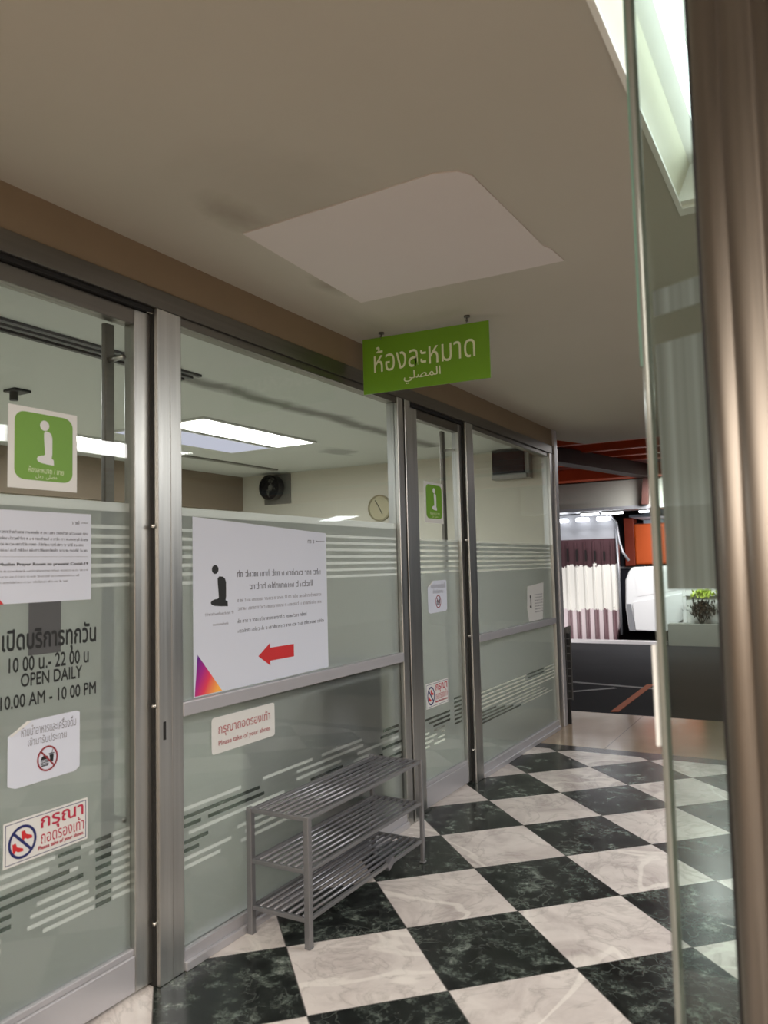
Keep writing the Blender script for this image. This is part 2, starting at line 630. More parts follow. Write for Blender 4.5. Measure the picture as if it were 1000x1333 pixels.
def copy_tree(o, parent=None):
    c = o.copy()
    COL.objects.link(c)
    if parent is not None:
        c.parent = parent
    for ch in list(o.children):
        copy_tree(ch, c)
    return c


def text(name, body, mat, parent, frame, rect, bold=0.0, depth=.0006, keep=False):
    """lettering as a mesh. frame = (origin, right, up, out); rect = (u0, u1, v0, v1) on that plane"""
    cu = bpy.data.curves.new(name, 'FONT')
    cu.body = body
    cu.size = 1
    cu.resolution_u = 3
    tmp = bpy.data.objects.new(name, cu)
    COL.objects.link(tmp)
    bpy.context.view_layer.update()
    me = bpy.data.meshes.new_from_object(tmp.evaluated_get(bpy.context.evaluated_depsgraph_get()))
    bpy.data.objects.remove(tmp)
    bpy.data.curves.remove(cu)
    me.name = name
    xs = [v.co.x for v in me.vertices]
    ys = [v.co.y for v in me.vertices]
    u0, u1, v0, v1 = rect
    x0, x1, y0, y1 = min(xs), max(xs), min(ys), max(ys)
    sx, sy = (u1 - u0) / (x1 - x0), (v1 - v0) / (y1 - y0)
    O, R, U, N = [Vector(q) for q in frame]
    off = wloc(parent)
    if bold:
        bm = bmesh.new()
        bm.from_mesh(me)
        geo = bm.verts[:] + bm.edges[:] + bm.faces[:]
        for k, (dx, dy) in enumerate(((bold, 0), (-bold, 0), (0, bold), (0, -bold))):
            d = bmesh.ops.duplicate(bm, geom=geo)
            bmesh.ops.translate(bm, verts=[e for e in d['geom'] if isinstance(e, bmesh.types.BMVert)], vec=(dx, dy, .0002 * (k + 1)))
        bm.to_mesh(me)
        bm.free()
    for v in me.vertices:
        v.co = O + R * (u0 + (v.co.x - x0) * sx) + U * (v0 + (v.co.y - y0) * sy) + N * (depth + v.co.z) - off
    me.materials.clear()
    me.materials.append(M[mat])
    o = bpy.data.objects.new(name, me)
    COL.objects.link(o)
    o.parent = parent
    return o


def lines(name, mat, parent, y, rows, seed=1):
    """unreadable small print: rows of short dashes. rows = (x0, x1, z, h)"""
    rr = random.Random(seed)
    for x0, x1, z, h in rows:
        m = MB()
        x = x0
        while x < x1:
            w = min(rr.uniform(.3, .6) * h, x1 - x)
            st = h * .11
            hh = h * rr.choice((.55, .6, .6, .62, .9))
            kind = rr.random()
            m.box((x + w - st, y, z), (x + w, y - .0004, z + hh))
            if kind < .75:
                m.box((x, y, z + h * .5), (x + w - st, y - .0004, z + h * .6))
            if kind > .3:
                m.box((x, y, z), (x + st, y - .0004, z + h * .5))
            if kind < .25:
                m.box((x + st, y, z), (x + w - st, y - .0004, z + h * .1))
            x += w + h * rr.choice((.12, .15, .18, .18, .18, .55))
        m.done(name, mat, parent)


def pose(kx, kz, cx, z0, flip=1):
    """kneeling figure pictogram outlines, scaled; returns head centre and body outline (x,z)"""
    body = [(-.02, .745), (.06, .735), (.11, .69), (.135, .60), (.135, .25), (.12, .15), (.17, .12), (.175, .0), (.02, .01),
            (-.13, .03), (-.2, .06), (-.225, .11), (-.2, .16), (-.13, .19), (-.06, .20), (-.035, .23), (-.06, .60), (-.06, .70)]
    return [(cx + flip * x * kx, z0 + z * kz) for x, z in body]


# ------------------------------------------------------------------ setting: floor, ceilings, walls
CEIL = 2.46
RC = 2.34
o = MB().box((-7, -4.5, -.05), (2.62, 0, 0)).done('floor', 'floor')
tag(o, 'polished floor of black and white marble squares laid diagonally along the glass wall', 'floor', kind='structure')
o = MB().box((-7, 0, -.05), (.62, .12, 0)).box((.62, 0, -.05), (1.75, .12, 0)).box((1.75, 0, -.05), (2.62, .04, 0)).done('floor', 'floor')
tag(o, 'narrow run of marble floor under the glass wall and its two doors', 'floor', kind='structure')
o = box('floor_border', (2.62, -4.5, -.05), (2.76, .04, 0), 'border')
tag(o, 'dark stone strip where the black and white marble floor ends', 'floor border', kind='structure')
o = box('floor_threshold', (2.76, -4.5, -.05), (4.09, 1.2, 0), 'threshold')
tag(o, 'shiny beige stone floor strip between marble squares and dark asphalt', 'floor', kind='structure')
o = box('ground', (4.09, -8, -.06), (26, 12, -.01), 'asphalt')
tag(o, 'dark grey asphalt of the car park beyond the corridor', 'ground', kind='structure')
o = box('floor_inner', (-4, .12, -.05), (3.5, 3.6, 0), 'roomfloor')
tag(o, 'pale floor of the prayer room behind the frosted glass', 'floor', kind='structure')

# corridor ceiling with the opening for the recessed light (x -1.60..-.36, y -2.25..-1.63)
m = MB()
for a, b in (((-7, -4.5), (-1.60, .0)), ((-1.60, -1.63), (-.36, .0)), ((-1.60, -4.5), (-.36, -2.25)), ((-.36, -4.5), (3.50, .0))):
    m.box((a[0], a[1], CEIL), (b[0], b[1], CEIL + .2))
m.prism([(3.50, -4.5), (4.30, -4.5), (4.36, -.04), (3.95, .12), (3.50, .12)], 'z', CEIL, CEIL + .2)
o = m.done('ceiling', 'ceiling')
tag(o, 'stained beige painted ceiling over the corridor', 'ceiling', kind='structure')
o = box('ceiling_inner', (-4, .07, RC), (3.5, 3.6, RC + .1), 'room_ceiling')
tag(o, 'pale grey ceiling of the prayer room with a long damp streak', 'ceiling', kind='structure')
o = MB().box((3.49, .075, 0), (3.55, 3.6, RC)).done('wall_right', 'cream')
tag(o, 'cream end wall of the prayer room carrying fan, clock and screen', 'wall', kind='structure')
o = MB().box((-4, 3.5, 0), (3.49, 3.56, 1.98)).done('wall_back', 'cream')
tag(o, 'pale lower back wall of the prayer room', 'wall', kind='structure')
o = box('trim_back', (-4, 3.42, 1.98), (3.49, 3.56, RC), 'tan')
tag(o, 'brown boxed band along the top of the back wall inside the prayer room', 'wall trim', kind='structure')
o = box('wall_left', (-4.06, .02, 0), (-4, 3.6, RC), 'cream')
tag(o, 'cream far left wall inside the prayer room', 'wall', kind='structure')
o = box('wall_front', (-7, -.02, 0), (-2.09, .06, CEIL), 'tan')
tag(o, 'tan corridor wall left of the glass doors', 'wall', kind='structure')
o = box('wall_behind', (-7.1, -4.5, 0), (-7, .06, CEIL), 'wood')
tag(o, 'warm tan lobby wall at the near end of the corridor', 'wall', kind='structure')
o = box('wall_side', (-7, -4.6, 0), (-.2, -4.5, CEIL), 'wood')
tag(o, 'warm tan lobby wall facing the glass doors', 'wall', kind='structure')

# ceiling repair: pale irregular gypsum patch
random.seed(3)
cor = [(-.985, -.355), (-.99, -.70), (-1.0, -1.06), (-.975, -1.13), (-.93, -1.155), (-.6, -1.165), (-.34, -1.17), (-.30, -1.185), (-.165, -1.195), (-.17, -.9), (-.19, -.6), (-.196, -.331), (-.6, -.34)]
o = MB().prism(cor, 'z', CEIL - .004, CEIL + .002).done('ceiling_patch', 'patch')
tag(o, 'large pale square repair patch on the stained corridor ceiling', 'ceiling patch')

# header over the glass wall
o = MB().box((-2.09, -.012, 2.32), (3.42, .07, CEIL)).done('trim_header', 'fascia')
tag(o, 'brown fascia board between the glass wall and the ceiling', 'trim', kind='structure')
t = thing('trim_head_rail', (-.6, 0, 2.25), 'dark steel head rail running over the glass wall and doors', 'frame rail', kind='structure')
box('rail', (-2.09, -.022, 2.253), (3.42, .06, 2.32), 'steel_dark', t, .002)
box('seal', (-2.09, -.004, 2.238), (3.42, .055, 2.253), 'gap', t)

# ------------------------------------------------------------------ glass wall
XL, XR = -.93, .672


def bars(x0, x1, y, ztop=1.572):
    """light bars of the upper film band and the frosted sheet between them"""
    light = [(ztop - .030, ztop)]
    z = ztop - .075
    for i in range(7):
        light.append((z - .012, z))
        z -= .0312
    return light


def film(parent, x0, x1, z0, y, light_bars, dashes, darks, bar='film_light'):
    """frosted sheet from z0 to the top bar, cut where lighter bars or clear slots run"""
    cuts = []
    for zb0, zb1 in light_bars:
        cuts.append((x0, x1, zb0, zb1, 'L'))
    for d in dashes:
        cuts.append((*d, 'L'))
    for d in darks:
        cuts.append((*d, 'D'))
    zs = sorted({z0, max(b[1] for b in light_bars)} | {c[2] for c in cuts} | {c[3] for c in cuts})
    fr, li, da = MB(), MB(), MB()
    nl = nd = 0
    for a, b in zip(zs, zs[1:]):
        if b - a < 1e-5:
            continue
        zc = (a + b) / 2
        row = sorted([c for c in cuts if c[2] < zc < c[3]])
        x = x0
        for c in row:
            c0, c1 = max(c[0], x), min(c[1], x1)
            if c1 <= c0:
                continue
            if c0 > x + 1e-4:
                fr.box((x, y, a), (c0, y + .0008, b))
            (li if c[4] == 'L' else da).box((c0, y, a), (c1, y + .0008, b))
            if c[4] == 'L':
                nl += 1
            else:
                nd += 1
            x = c1
        if x < x1 - 1e-4:
            fr.box((x, y, a), (x1, y + .0008, b))
    f = fr.done('frosted_film', 'film', parent)
    if nl:
        li.done('light_stripe', bar, f)
    if nd:
        da.done('clear_slot', 'film_dark', f)
    return f


def dashrows(rng, x0, x1, zs, h, gaps, plen):
    out, dk = [], []
    for z in zs:
        x = x0 + rng.uniform(-.1, .05)
        while x < x1:
            L = rng.uniform(*plen)
            if rng.random() < gaps:
                dk.append((max(x, x0), min(x + L, x1), z, z + h))
            else:
                out.append((max(x, x0), min(x + L, x1), z, z + h))
            x += L + rng.uniform(.03, .25)
    out = [d for d in out if d[1] - d[0] > .01]
    dk = [d for d in dk if d[1] - d[0] > .01]
    return out, dk


# --- post between the first door and the big window
t = thing('trim_post', (-1.02, .02, 0), 'wide brushed steel post with a black lock slot beside the left door', 'post', kind='structure')
box('post', (-1.045, -.022, 0), (-.985, .06, 2.253), 'steel', t, .003)
box('lock_slot', (-1.026, -.0228, .785), (-1.014, -.0215, .845), 'gap', t)
box('gasket', (-1.0475, -.006, 0), (-1.045, .03, 2.25), 'gap', t)
m = MB()
for z in (1.50, .90, .20):
    m.tube([(-1.046, -.006, z), (-1.058, -.006, z)], .007, 10)
m.done('bolt', 'steel_bright', t, smooth=True)

# --- window 1
w1 = thing('window_1', (-.13, 0, 0), 'large steel framed glass panel with poster and frosted stripes between the two doors', 'glass panel', kind='structure')
box('frame_stile', (-.985, -.02, 0), (XL, .05, 2.253), 'steel', w1, .003)
box('frame_stile', (XR, -.02, 0), (.735, .05, 2.253), 'steel', w1, .003)
box('top_rail', (XL, -.012, 2.222), (XR, .05, 2.253), 'steel_dark', w1, .002)
box('middle_rail', (XL, -.022, .845), (XR, .05, .893), 'alu', w1, .003)
MB().box((XL, -.016, 0), (XR, .05, .066)).box((XL, -.03, 0), (XR, -.016, .03)).done('bottom_rail', 'alu', w1, .003)
box('glass_pane', (XL, 0, .066), (XR, .006, .845), 'glass', w1)
box('glass_pane', (XL, 0, .893), (XR, .006, 2.222), 'glass', w1)
rng = random.Random(11)
zrows = [.515, .487, .458, .430, .402, .374, .346, .318]
ld, dd = dashrows(rng, XL, XR, zrows, .013, .45, (.12, .55))
film(w1, XL, XR, .066, .0075, bars(XL, XR, 0), ld, dd)

# --- mullion gap and door jamb
t = thing('trim_mullion', (.77, .02, 0), 'slim double steel mullion between the poster window and the second door', 'post', kind='structure')
box('seal', (.735, .0, 0), (.752, .05, 2.253), 'gap', t)
box('post', (.752, -.022, 0), (.815, .06, 2.253), 'steel', t, .003)

# --- post between door 2 and window 2
t = thing('trim_post', (1.59, .02, 0), 'narrow steel post between the second door and the far glass panel', 'post', kind='structure')
box('post', (1.572, -.022, 0), (1.63, .06, 2.253), 'steel', t, .003)
box('gasket', (1.568, -.010, 0), (1.572, .03, 2.25), 'gap', t)
m = MB()
for z in (1.50, .90, .20):
    m.tube([(1.571, -.006, z), (1.556, -.006, z)], .008, 10)
m.done('bolt', 'steel_bright', t, smooth=True)

# --- window 2
X2L, X2R = 1.69, 3.29
w2 = thing('window_2', (2.5, 0, 0), 'far glass panel with a steel rail and frosted stripes at the corridor end', 'glass panel', kind='structure')
box('frame_stile', (1.63, -.02, 0), (X2L, .05, 2.253), 'steel', w2, .003)
box('frame_stile', (X2R, -.02, 0), (3.40, .05, 2.253), 'steel', w2, .003)
box('top_rail', (X2L, -.012, 2.222), (X2R, .05, 2.253), 'steel_dark', w2, .002)
box('middle_rail', (X2L, -.022, .848), (X2R, .05, .896), 'alu', w2, .003)
MB().box((X2L, -.016, 0), (X2R, .05, .075)).box((X2L, -.03, 0), (X2R, -.016, .03)).done('bottom_rail', 'alu', w2, .003)
box('glass_pane', (X2L, 0, .075), (X2R, .006, .848), 'glass', w2)
box('glass_pane', (X2L, 0, .896), (X2R, .006, 2.222), 'glass', w2)
ld, dd = [], []
for i, z in enumerate((.515, .490, .465, .440, .415)):
    e = 2.62 + .12 * i
    if i < 2:
        ld.append((X2L, 2.6 - .02 * i, z, z + .010)); dd.append((2.63, 3.02, z, z + .011)); ld.append((3.05, X2R, z, z + .010))
    else:
        ld.append((X2L, X2R, z, z + .010))
for i, z in enumerate((.388, .366, .344, .322)):
    dd.append((X2L, 2.0 + .16 * i, z, z + .011)); ld.append((2.04 + .16 * i, 2.9 + .1 * i, z, z + .009))
film(w2, X2L, X2R, .075, .0075, bars(X2L, X2R, 0)[1:], ld, dd, 'film_clear')
t = thing('trim_end_post', (3.44, .02, 0), 'pale steel end post where the glass wall stops at the car park', 'post', kind='structure')
box('post', (3.40, -.03, 0), (3.475, .075, CEIL), 'alu', t, .004)
box('corner_strip', (3.475, -.028, 0), (3.487, .075, CEIL), 'steel_bright', t, .002)

# ------------------------------------------------------------------ doors (glass 30 mm behind the window glass)
DY = .03
KD = (DY + 1.98098) / 1.98098


def dX(x):
    return CAM.x + (x - CAM.x) * KD


def dZ(z):
    return CAM.z + (z - CAM.z) * KD


def make_door(name, xl, xr, sl, label, stripe_seed, kind_dash):
    """framed glass door; xl..xr outer, sl stile width"""
    d = thing(name, ((xl + xr) / 2, DY, .01), label, 'door', kind='structure')
    y0, y1 = DY - .018, DY + .03
    zt = 2.236
    box('door_stile', (xl, y0, .012), (xl + sl, y1, zt), 'steel', d, .003)
    box('door_stile', (xr - sl, y0, .012), (xr, y1, zt), 'steel', d, .003)
    box('top_rail', (xl + sl, y0, 2.182), (xr - sl, y1, zt), 'steel_dark', d, .003)
    MB().box((xl + sl, y0, .012), (xr - sl, y1, .125)).done('bottom_rail', 'alu', d, .004)
    MB().box((xl + sl, y0 + .006, .125), (xr - sl, y1, .145)).done('glazing_bead', 'alu', d, .003)
    box('glass_pane', (xl + sl, DY, .145), (xr - sl, DY + .006, 2.182), 'glass', d)
    rg = random.Random(stripe_seed)
    a, b = xl + sl, xr - sl
    if kind_dash == 1:
        zr = [.512, .484, .456, .428, .400, .372, .344, .318]
        l, k = [], []
        hb = (b - .135, b - .075)      # where the pull bar stands behind the film
        for i, z in enumerate(zr):
            l.append((hb[1] + .005, b, z, z + .013))
            k.append((hb[0], hb[1], z, z + .013))
        for i, z in enumerate(zr):
            if i in (0, 1):
                l.append((a, b - .28 - .02 * i, z, z + .014)); k.append((b - .27, b - .19, z, z + .010)); l.append((b - .19 + .03 * i, b - .14, z, z + .012))
            elif i in (2, 3):
                k.append((a, b - .33 + .05 * i, z, z + .012)); l.append((b - .3 + .02 * i, b - .22 + .01 * i, z, z + .011))
            elif i in (4, 5):
                l.append((b - .34 - .02 * (i - 4), b - .16, z, z + .013)); k.append((a, b - .42, z, z + .012))
            else:
                l.append((b - .37 + .05 * (i - 6), b - .14, z, z + .013)); l.append((a, b - .45, z, z + .012))
    else:
        zr = [.47, .445, .42, .395, .37, .345, .32]
        l, k = [], []
        for i, z in enumerate(zr):
            k.append((b - .13, b - .02, z + .06, z + .072))
            if i < 3:
                k.append((a + .05 + .05 * i, a + .38, z, z + .012))
            else:
                l.append((a, a + .10 + .05 * ((i * 2) % 3), z, z + .012)); l.append((a + .16 + .05 * ((i * 2) % 3), a + .30, z, z + .011))
    film(d, a, b, .145, DY + .0075, bars(a, b, 0, dZ(1.572))[0 if kind_dash == 1 else 1:], l, k, 'film_light' if kind_dash == 1 else 'film_clear')
    # pull bar on the room side
    px = b - .022
    h = MB().box((px - .02, DY + .075, .42), (px + .02, DY + .095, 2.195)).done('pull_handle', 'steel_dark', d, .003)
    m = MB()
    for z in (2.07, .55):
        m.tube([(px, DY + .08, z), (px, DY + .006, z)], .009, 12)
    m.done('standoff', 'steel', h, smooth=True)
    return d


d1 = make_door('door_1', dX(-1.98), dX(-1.052), .093, 'nearest glass door with opening hours lettering and several notices', 5, 1)
m = MB().bar((dX(-1.16), DY - .01, 2.262), (dX(-1.07), DY - .03, 2.235), .008).bar((dX(-1.07), DY - .03, 2.235), (dX(-1.07), DY - .03, 2.275), .010)
m.done('closer_arm', 'steel_bright', d1)
d2 = make_door('door_2', dX(.815), dX(1.545), .085, 'second glass door between the poster window and the far panel', 9, 2)
# first door jamb out of frame on the left
o = box('trim_jamb', (-2.09, -.022, 0), (dX(-1.985), .06, 2.253), 'steel', None, .003)
tag(o, 'steel jamb on the hinge side of the nearest glass door', 'post', kind='structure')

# ------------------------------------------------------------------ notices
def fx(y):
    return ((0, y, 0), (1, 0, 0), (0, 0, 1), (0, -1, 0))


def rounded(x0, x1, z0, z1, rx, rz=None, n=6):
    rz = rz or rx
    out = []
    for cx, cz, a0 in ((x1 - rx, z1 - rz, 0), (x0 + rx, z1 - rz, 90), (x0 + rx, z0 + rz, 180), (x1 - rx, z0 + rz, 270)):
        for k in range(n + 1):
            a = math.radians(a0 + 90 * k / n)
            out.append((cx + rx * math.cos(a), cz + rz * math.sin(a)))
    return out


def ell(cx, cz, rx, rz, n=24):
    return [(cx + rx * math.cos(2 * math.pi * k / n), cz + rz * math.sin(2 * math.pi * k / n)) for k in range(n)]


def prayer_sign(x0, x1, z0, z1, y, label):
    t = thing('prayer_room_sign', ((x0 + x1) / 2, y, z0), label, 'sign', 'green prayer room signs on the doors')
    w, h = x1 - x0, z1 - z0
    box('backing_sheet', (x0, y - .001, z0), (x1, y, z1), 'paper_w', t)
    MB().prism(rounded(x0 + .085 * w, x1 - .07 * w, z0 + .11 * h, z1 - .06 * h, .14 * w, .12 * h), 'y', y - .0016, y - .001).done('green_field', 'green', t)
    cx = x0 + .555 * w
    b = z0 + .315 * h
    MB().prism(ell(cx - .05 * w, z0 + .80 * h, .066 * w, .064 * h), 'y', y - .0022, y - .0016).done('figure_head', 'pictogram', t)
    MB().prism(pose(.62 * w, .56 * h, cx - .02 * w, b), 'y', y - .0022, y - .0016).done('figure_body', 'pictogram', t)
    text('lettering', 'ห้องละหมาด / ชาย', 'lettering', t, fx(y - .0016), (x0 + .28 * w, x0 + .79 * w, z0 + .205 * h, z0 + .285 * h))
    text('lettering', '\ufede\ufe9f\ufead  \ufef0\ufee0\ufebc\ufee3'[::1], 'lettering', t, fx(y - .0016), (x0 + .38 * w, x0 + .69 * w, z0 + .13 * h, z0 + .195 * h))
    return t


ys = DY - .0006
prayer_sign(dX(-1.586), dX(-1.356), dZ(1.592), dZ(1.829), ys, 'green kneeling figure sign on the nearest glass door')
prayer_sign(dX(1.0), dX(1.245), dZ(1.590), dZ(1.827), ys, 'green kneeling figure sign on the second glass door')

# rules notice on door 1
x0, x1, z0, z1 = dX(-1.80), dX(-1.303), dZ(1.266), dZ(1.528)
t = thing('rules_notice', ((x0 + x1) / 2, ys, z0), 'wide white notice of small print under the green sign on the nearest door', 'notice')
box('sheet', (x0, ys - .001, z0), (x1, ys, z1), 'paper', t)
yy = ys - .0011
lines('small_print', 'ink', t, yy, [(x0 + .02, x1 - .012, z1 - .066, .011), (x0 + .02, x1 - .012, z1 - .084, .0105), (x0 + .02, x1 - .03, z1 - .101, .0105), (x0 + .02, x1 - .014, z1 - .118, .0105)], 4)
text('heading', 'Guidelines for the use of Muslim Prayer Room to prevent Covid-19', 'black', t, fx(yy), (x0 + .01, x1 - .012, z1 - .161, z1 - .150), .004)
lines('small_print', 'ink_light', t, yy, [(x0 + .02, x1 - .012, z1 - .177, .008), (x0 + .02, x1 - .045, z1 - .193, .008), (x0 + .02, x1 - .085, z1 - .209, .008)], 6)
box('ruled_line', (x0 + .02, yy, z1 - .1335), (x1 - .012, yy - .0004, z1 - .1325), 'ink_light', t)
lines('logo', 'ink', t, yy, [(x1 - .072, x1 - .045, z1 - .034, .013), (x1 - .036, x1 - .012, z1 - .030, .005)], 8)
MB().prism([(x0, z0), (x0 + .208, z0), (x0 + .19, z0 + .02), (x0, z0 + .20)], 'y', yy, yy - .0004).done('corner_graphic', 'red', t)

o = box('dark_plate', (dX(-1.517), ys - .0006, dZ(1.117)), (dX(-1.41), ys, dZ(1.268)), 'greyplate')
tag(o, 'dark grey vinyl rectangle below the white rules notice on the nearest door', 'sticker')

t = thing('opening_hours_lettering', (dX(-1.45), ys, dZ(.97)), 'black opening hours lettering on the frosted glass of the nearest door', 'lettering')
yl = ys - .0008
text('lettering', 'เปิดบริการทุกวัน', 'black', t, fx(yl), (dX(-1.598), dX(-1.285), dZ(1.118), dZ(1.197)), .025)
text('lettering', '10 00 น.- 22 00 น', 'black', t, fx(yl), (dX(-1.578), dX(-1.312), dZ(1.076), dZ(1.116)), .02)
text('lettering', 'OPEN DAILY', 'black', t, fx(yl), (dX(-1.541), dX(-1.336), dZ(1.033), dZ(1.069)), .02)
text('lettering', '10.00 AM - 10 00 PM', 'black', t, fx(yl), (dX(-1.602), dX(-1.285), dZ(.978), dZ(1.014)), .02)


def no_food_paper(x0, x1, z0, z1, y, label, legible=True):
    t = thing('no_food_notice', ((x0 + x1) / 2, y, z0), label, 'notice', 'no food papers on the doors')
    w, h = x1 - x0, z1 - z0
    out = [(x0, z0 + .06 * h), (x0 + .1 * w, z0), (x0 + .93 * w, z0 + .02 * h), (x1, z0 + .08 * h), (x1, z1 - .03 * h), (x1 - .05 * w, z1), (x0 + .28 * w, z1 - .01 * h), (x0, z1 - .19 * h)]
    sh = MB().prism(out, 'y', y, y - .001).done('sheet', 'paper', t)
    MB().prism([(x0, z1 - .20 * h), (x0 + .06 * w, z1 - .19 * h), (x0 + .30 * w, z1 - .02 * h), (x0 + .25 * w, z1)], 'y', y - .001, y - .003).done('folded_corner', 'paper_w', sh)
    yy = y - .0011
    text('lettering', 'ห้ามนำอาหารและเครื่องดื่ม', 'ink_light', t, fx(yy), (x0 + .17 * w, x1 - .06 * w, z1 - .24 * h, z1 - .07 * h))
    text('lettering', 'เข้ามารับประทาน', 'ink_light', t, fx(yy), (x0 + .26 * w, x1 - .20 * w, z1 - .40 * h, z1 - .26 * h))
    cx, cz, R = x0 + .53 * w, z0 + .34 * h, .20 * h
    sx = .95
    MB().ring((cx, cz), R * .86, R, yy - .0008, yy, sx).bar((cx - R * .62, yy - .0005, cz + R * .66), (cx + R * .62, yy - .0005, cz - R * .66), .0006, R * .13).done('prohibition_ring', 'maroonring', t)
    m = MB()
    bx = cx - .25 * R
    m.prism([(bx - .36 * R, cz - .05 * R), (bx - .30 * R, cz + .16 * R), (bx - .1 * R, cz + .27 * R), (bx + .1 * R, cz + .27 * R), (bx + .30 * R, cz + .16 * R), (bx + .36 * R, cz - .05 * R)], 'y', yy, yy - .0003)
    for k in range(3):
        m.box((bx - .37 * R, yy, cz - .16 * R - k * .13 * R), (bx + .37 * R, yy - .0003, cz - .09 * R - k * .13 * R))
    m.box((bx - .33 * R, yy, cz - .56 * R), (bx + .33 * R, yy - .0003, cz - .46 * R))
    gx = cx + .38 * R
    m.prism([(gx - .13 * R, cz - .3 * R), (gx + .15 * R, cz - .3 * R), (gx + .2 * R, cz + .26 * R), (gx - .2 * R, cz + .26 * R)], 'y', yy, yy - .0003)
    m.box((gx - .25 * R, yy, cz + .29 * R), (gx + .25 * R, yy - .0003, cz + .37 * R))
    m.bar((gx + .02 * R, yy - .0002, cz + .37 * R), (gx + .1 * R, yy - .0002, cz + .68 * R), .0005, .05 * R)
    m.done('food_pictogram', 'black', t)
    return t


no_food_paper(dX(-1.578), dX(-1.343), dZ(.758), dZ(.937), ys, 'white paper with food and drink ban below the opening hours on the nearest door')
no_food_paper(dX(1.010), dX(1.258), dZ(1.072), dZ(1.258), ys, 'small white paper with red ban ring halfway up the second door')


def shoe_sticker(x0, x1, z0, z1, y, label):
    t = thing('shoe_removal_sticker', ((x0 + x1) / 2, y, z0), label, 'sticker', 'take off your shoes stickers on the doors')
    w, h = x1 - x0, z1 - z0
    box('backing', (x0, y - .0008, z0), (x1, y, z1), 'paper_w', t)
    yy = y - .0009
    MB().box((x0 + .02 * w, yy, z0 + .05 * h), (x1 - .02 * w, yy - .0003, z0 + .065 * h)).box((x0 + .02 * w, yy, z1 - .065 * h), (x1 - .02 * w, yy - .0003, z1 - .05 * h)) \
        .box((x0 + .02 * w, yy, z0 + .05 * h), (x0 + .027 * w, yy - .0003, z1 - .05 * h)).box((x1 - .027 * w, yy, z0 + .05 * h), (x1 - .02 * w, yy - .0003, z1 - .05 * h)).done('border_line', 'navy', t)
    cx, cz, R = x0 + .21 * w, z0 + .48 * h, .37 * h
    sx = .158 * w / R
    MB().ring((cx, cz), R * .84, R, yy - .001, yy, sx).bar((cx - R * .62 * sx, yy - .0006, cz + R * .62), (cx + R * .62 * sx, yy - .0006, cz - R * .62), .0006, R * .17).done('prohibition_ring', 'navy', t)
    m = MB()
    for ox, oz, fl in ((.30, .26, 1), (-.34, -.36, 1)):
        q = [(-.42, .42), (-.16, .46), (-.04, .16), (.42, -.06), (.46, -.26), (.06, -.24), (-.14, -.10), (-.24, -.26), (-.36, -.26)]
        m.prism([(cx + (ox + fl * a * .9) * R * sx, cz + (oz + b * .85) * R) for a, b in q], 'y', yy, yy - .0003)
    m.done('shoe_pictogram', 'red', t)
    text('lettering', 'กรุณา', 'crimson', t, fx(yy), (x0 + .42 * w, x1 - .06 * w, z0 + .53 * h, z1 - .12 * h), .015)
    text('lettering', 'ถอดรองเท้า', 'crimson', t, fx(yy), (x0 + .42 * w, x1 - .05 * w, z0 + .27 * h, z0 + .60 * h), 0)
    text('lettering', 'Please take of your shoes.', 'crimson', t, fx(yy), (x0 + .39 * w, x1 - .05 * w, z0 + .12 * h, z0 + .24 * h), .015)
    return t


shoe_sticker(dX(-1.589), dX(-1.314), dZ(.552), dZ(.673), ys, 'red and blue take off your shoes sticker low on the nearest door')
shoe_sticker(dX(.952), dX(1.240), dZ(.548), dZ(.686), ys, 'small red and blue shoe sticker low on the second door')

# big poster on window 1
yp = -.0006
x0, x1, z0, z1 = -.860, -.007, .897, 1.528
t = thing('direction_poster', ((x0 + x1) / 2, yp, z0), 'large white poster with kneeling figure and red arrow on the big window', 'poster')
sheet = MB().prism([(x0, z0), (x1, z0 + .004), (x1, 1.502), (x0, 1.541)], 'y', yp, yp - .0012).done('sheet', 'paper', t)
yy = yp - .0013
MB().prism(ell(-.744, 1.349, .018, .0165), 'y', yy, yy - .0005).done('figure_head', 'black', t)
MB().prism(pose(.235, .152, -.717, 1.21), 'y', yy, yy - .0005).done('figure_body', 'black', t)
lines('caption', 'ink_light', t, yy, [(-.80, -.645, 1.180, .013), (-.76, -.675, 1.142, .011)], 3)
lines('small_print', 'ink', t, yy, [(-.62, -.055, 1.318, .03), (-.55, -.12, 1.268, .03)], 12)
lines('small_print', 'ink_light', t, yy, [(-.62, -.055, 1.222, .018), (-.62, -.055, 1.190, .018)], 13)
lines('small_print', 'ink', t, yy, [(-.62, -.17, 1.142, .018), (-.62, -.04, 1.105, .018)], 14)
lines('logo', 'ink', t, yy, [(-.15, -.10, 1.455, .024), (-.09, -.02, 1.462, .007)], 15)
ax, az = -.50, 1.003
MB().prism([(ax, az), (ax + .075, az + .045), (ax + .075, az + .026), (ax + .235, az + .026), (ax + .235, az - .026), (ax + .075, az - .026), (ax + .075, az - .045)], 'y', yy, yy - .0005).done('arrow', 'red', t)
MB().prism([(x0 + .004, z0 + .003), (-.712, z0 + .003), (x0 + .02, 1.045)], 'y', yy, yy - .0005).done('corner_graphic', 'gradient', t)

# shoe notice under the rail
x0, x1, z0, z1 = -.770, -.402, .677, .808
t = thing('faded_notice', ((x0 + x1) / 2, yp, z0), 'faded white notice with red lettering under the big poster above the rack', 'notice')
MB().prism(rounded(x0, x1, z0, z1, .012), 'y', yp, yp - .0012).done('sheet', 'paper_w', t)
text('lettering', 'กรุณาถอดรองเท้า', 'pink', t, fx(yy), (x0 + .035, x1 - .03, z0 + .058, z0 + .108), .01)
text('lettering', 'Please take of your shoes', 'pink', t, fx(yy), (x0 + .035, x1 - .03, z0 + .022, z0 + .045), .01)

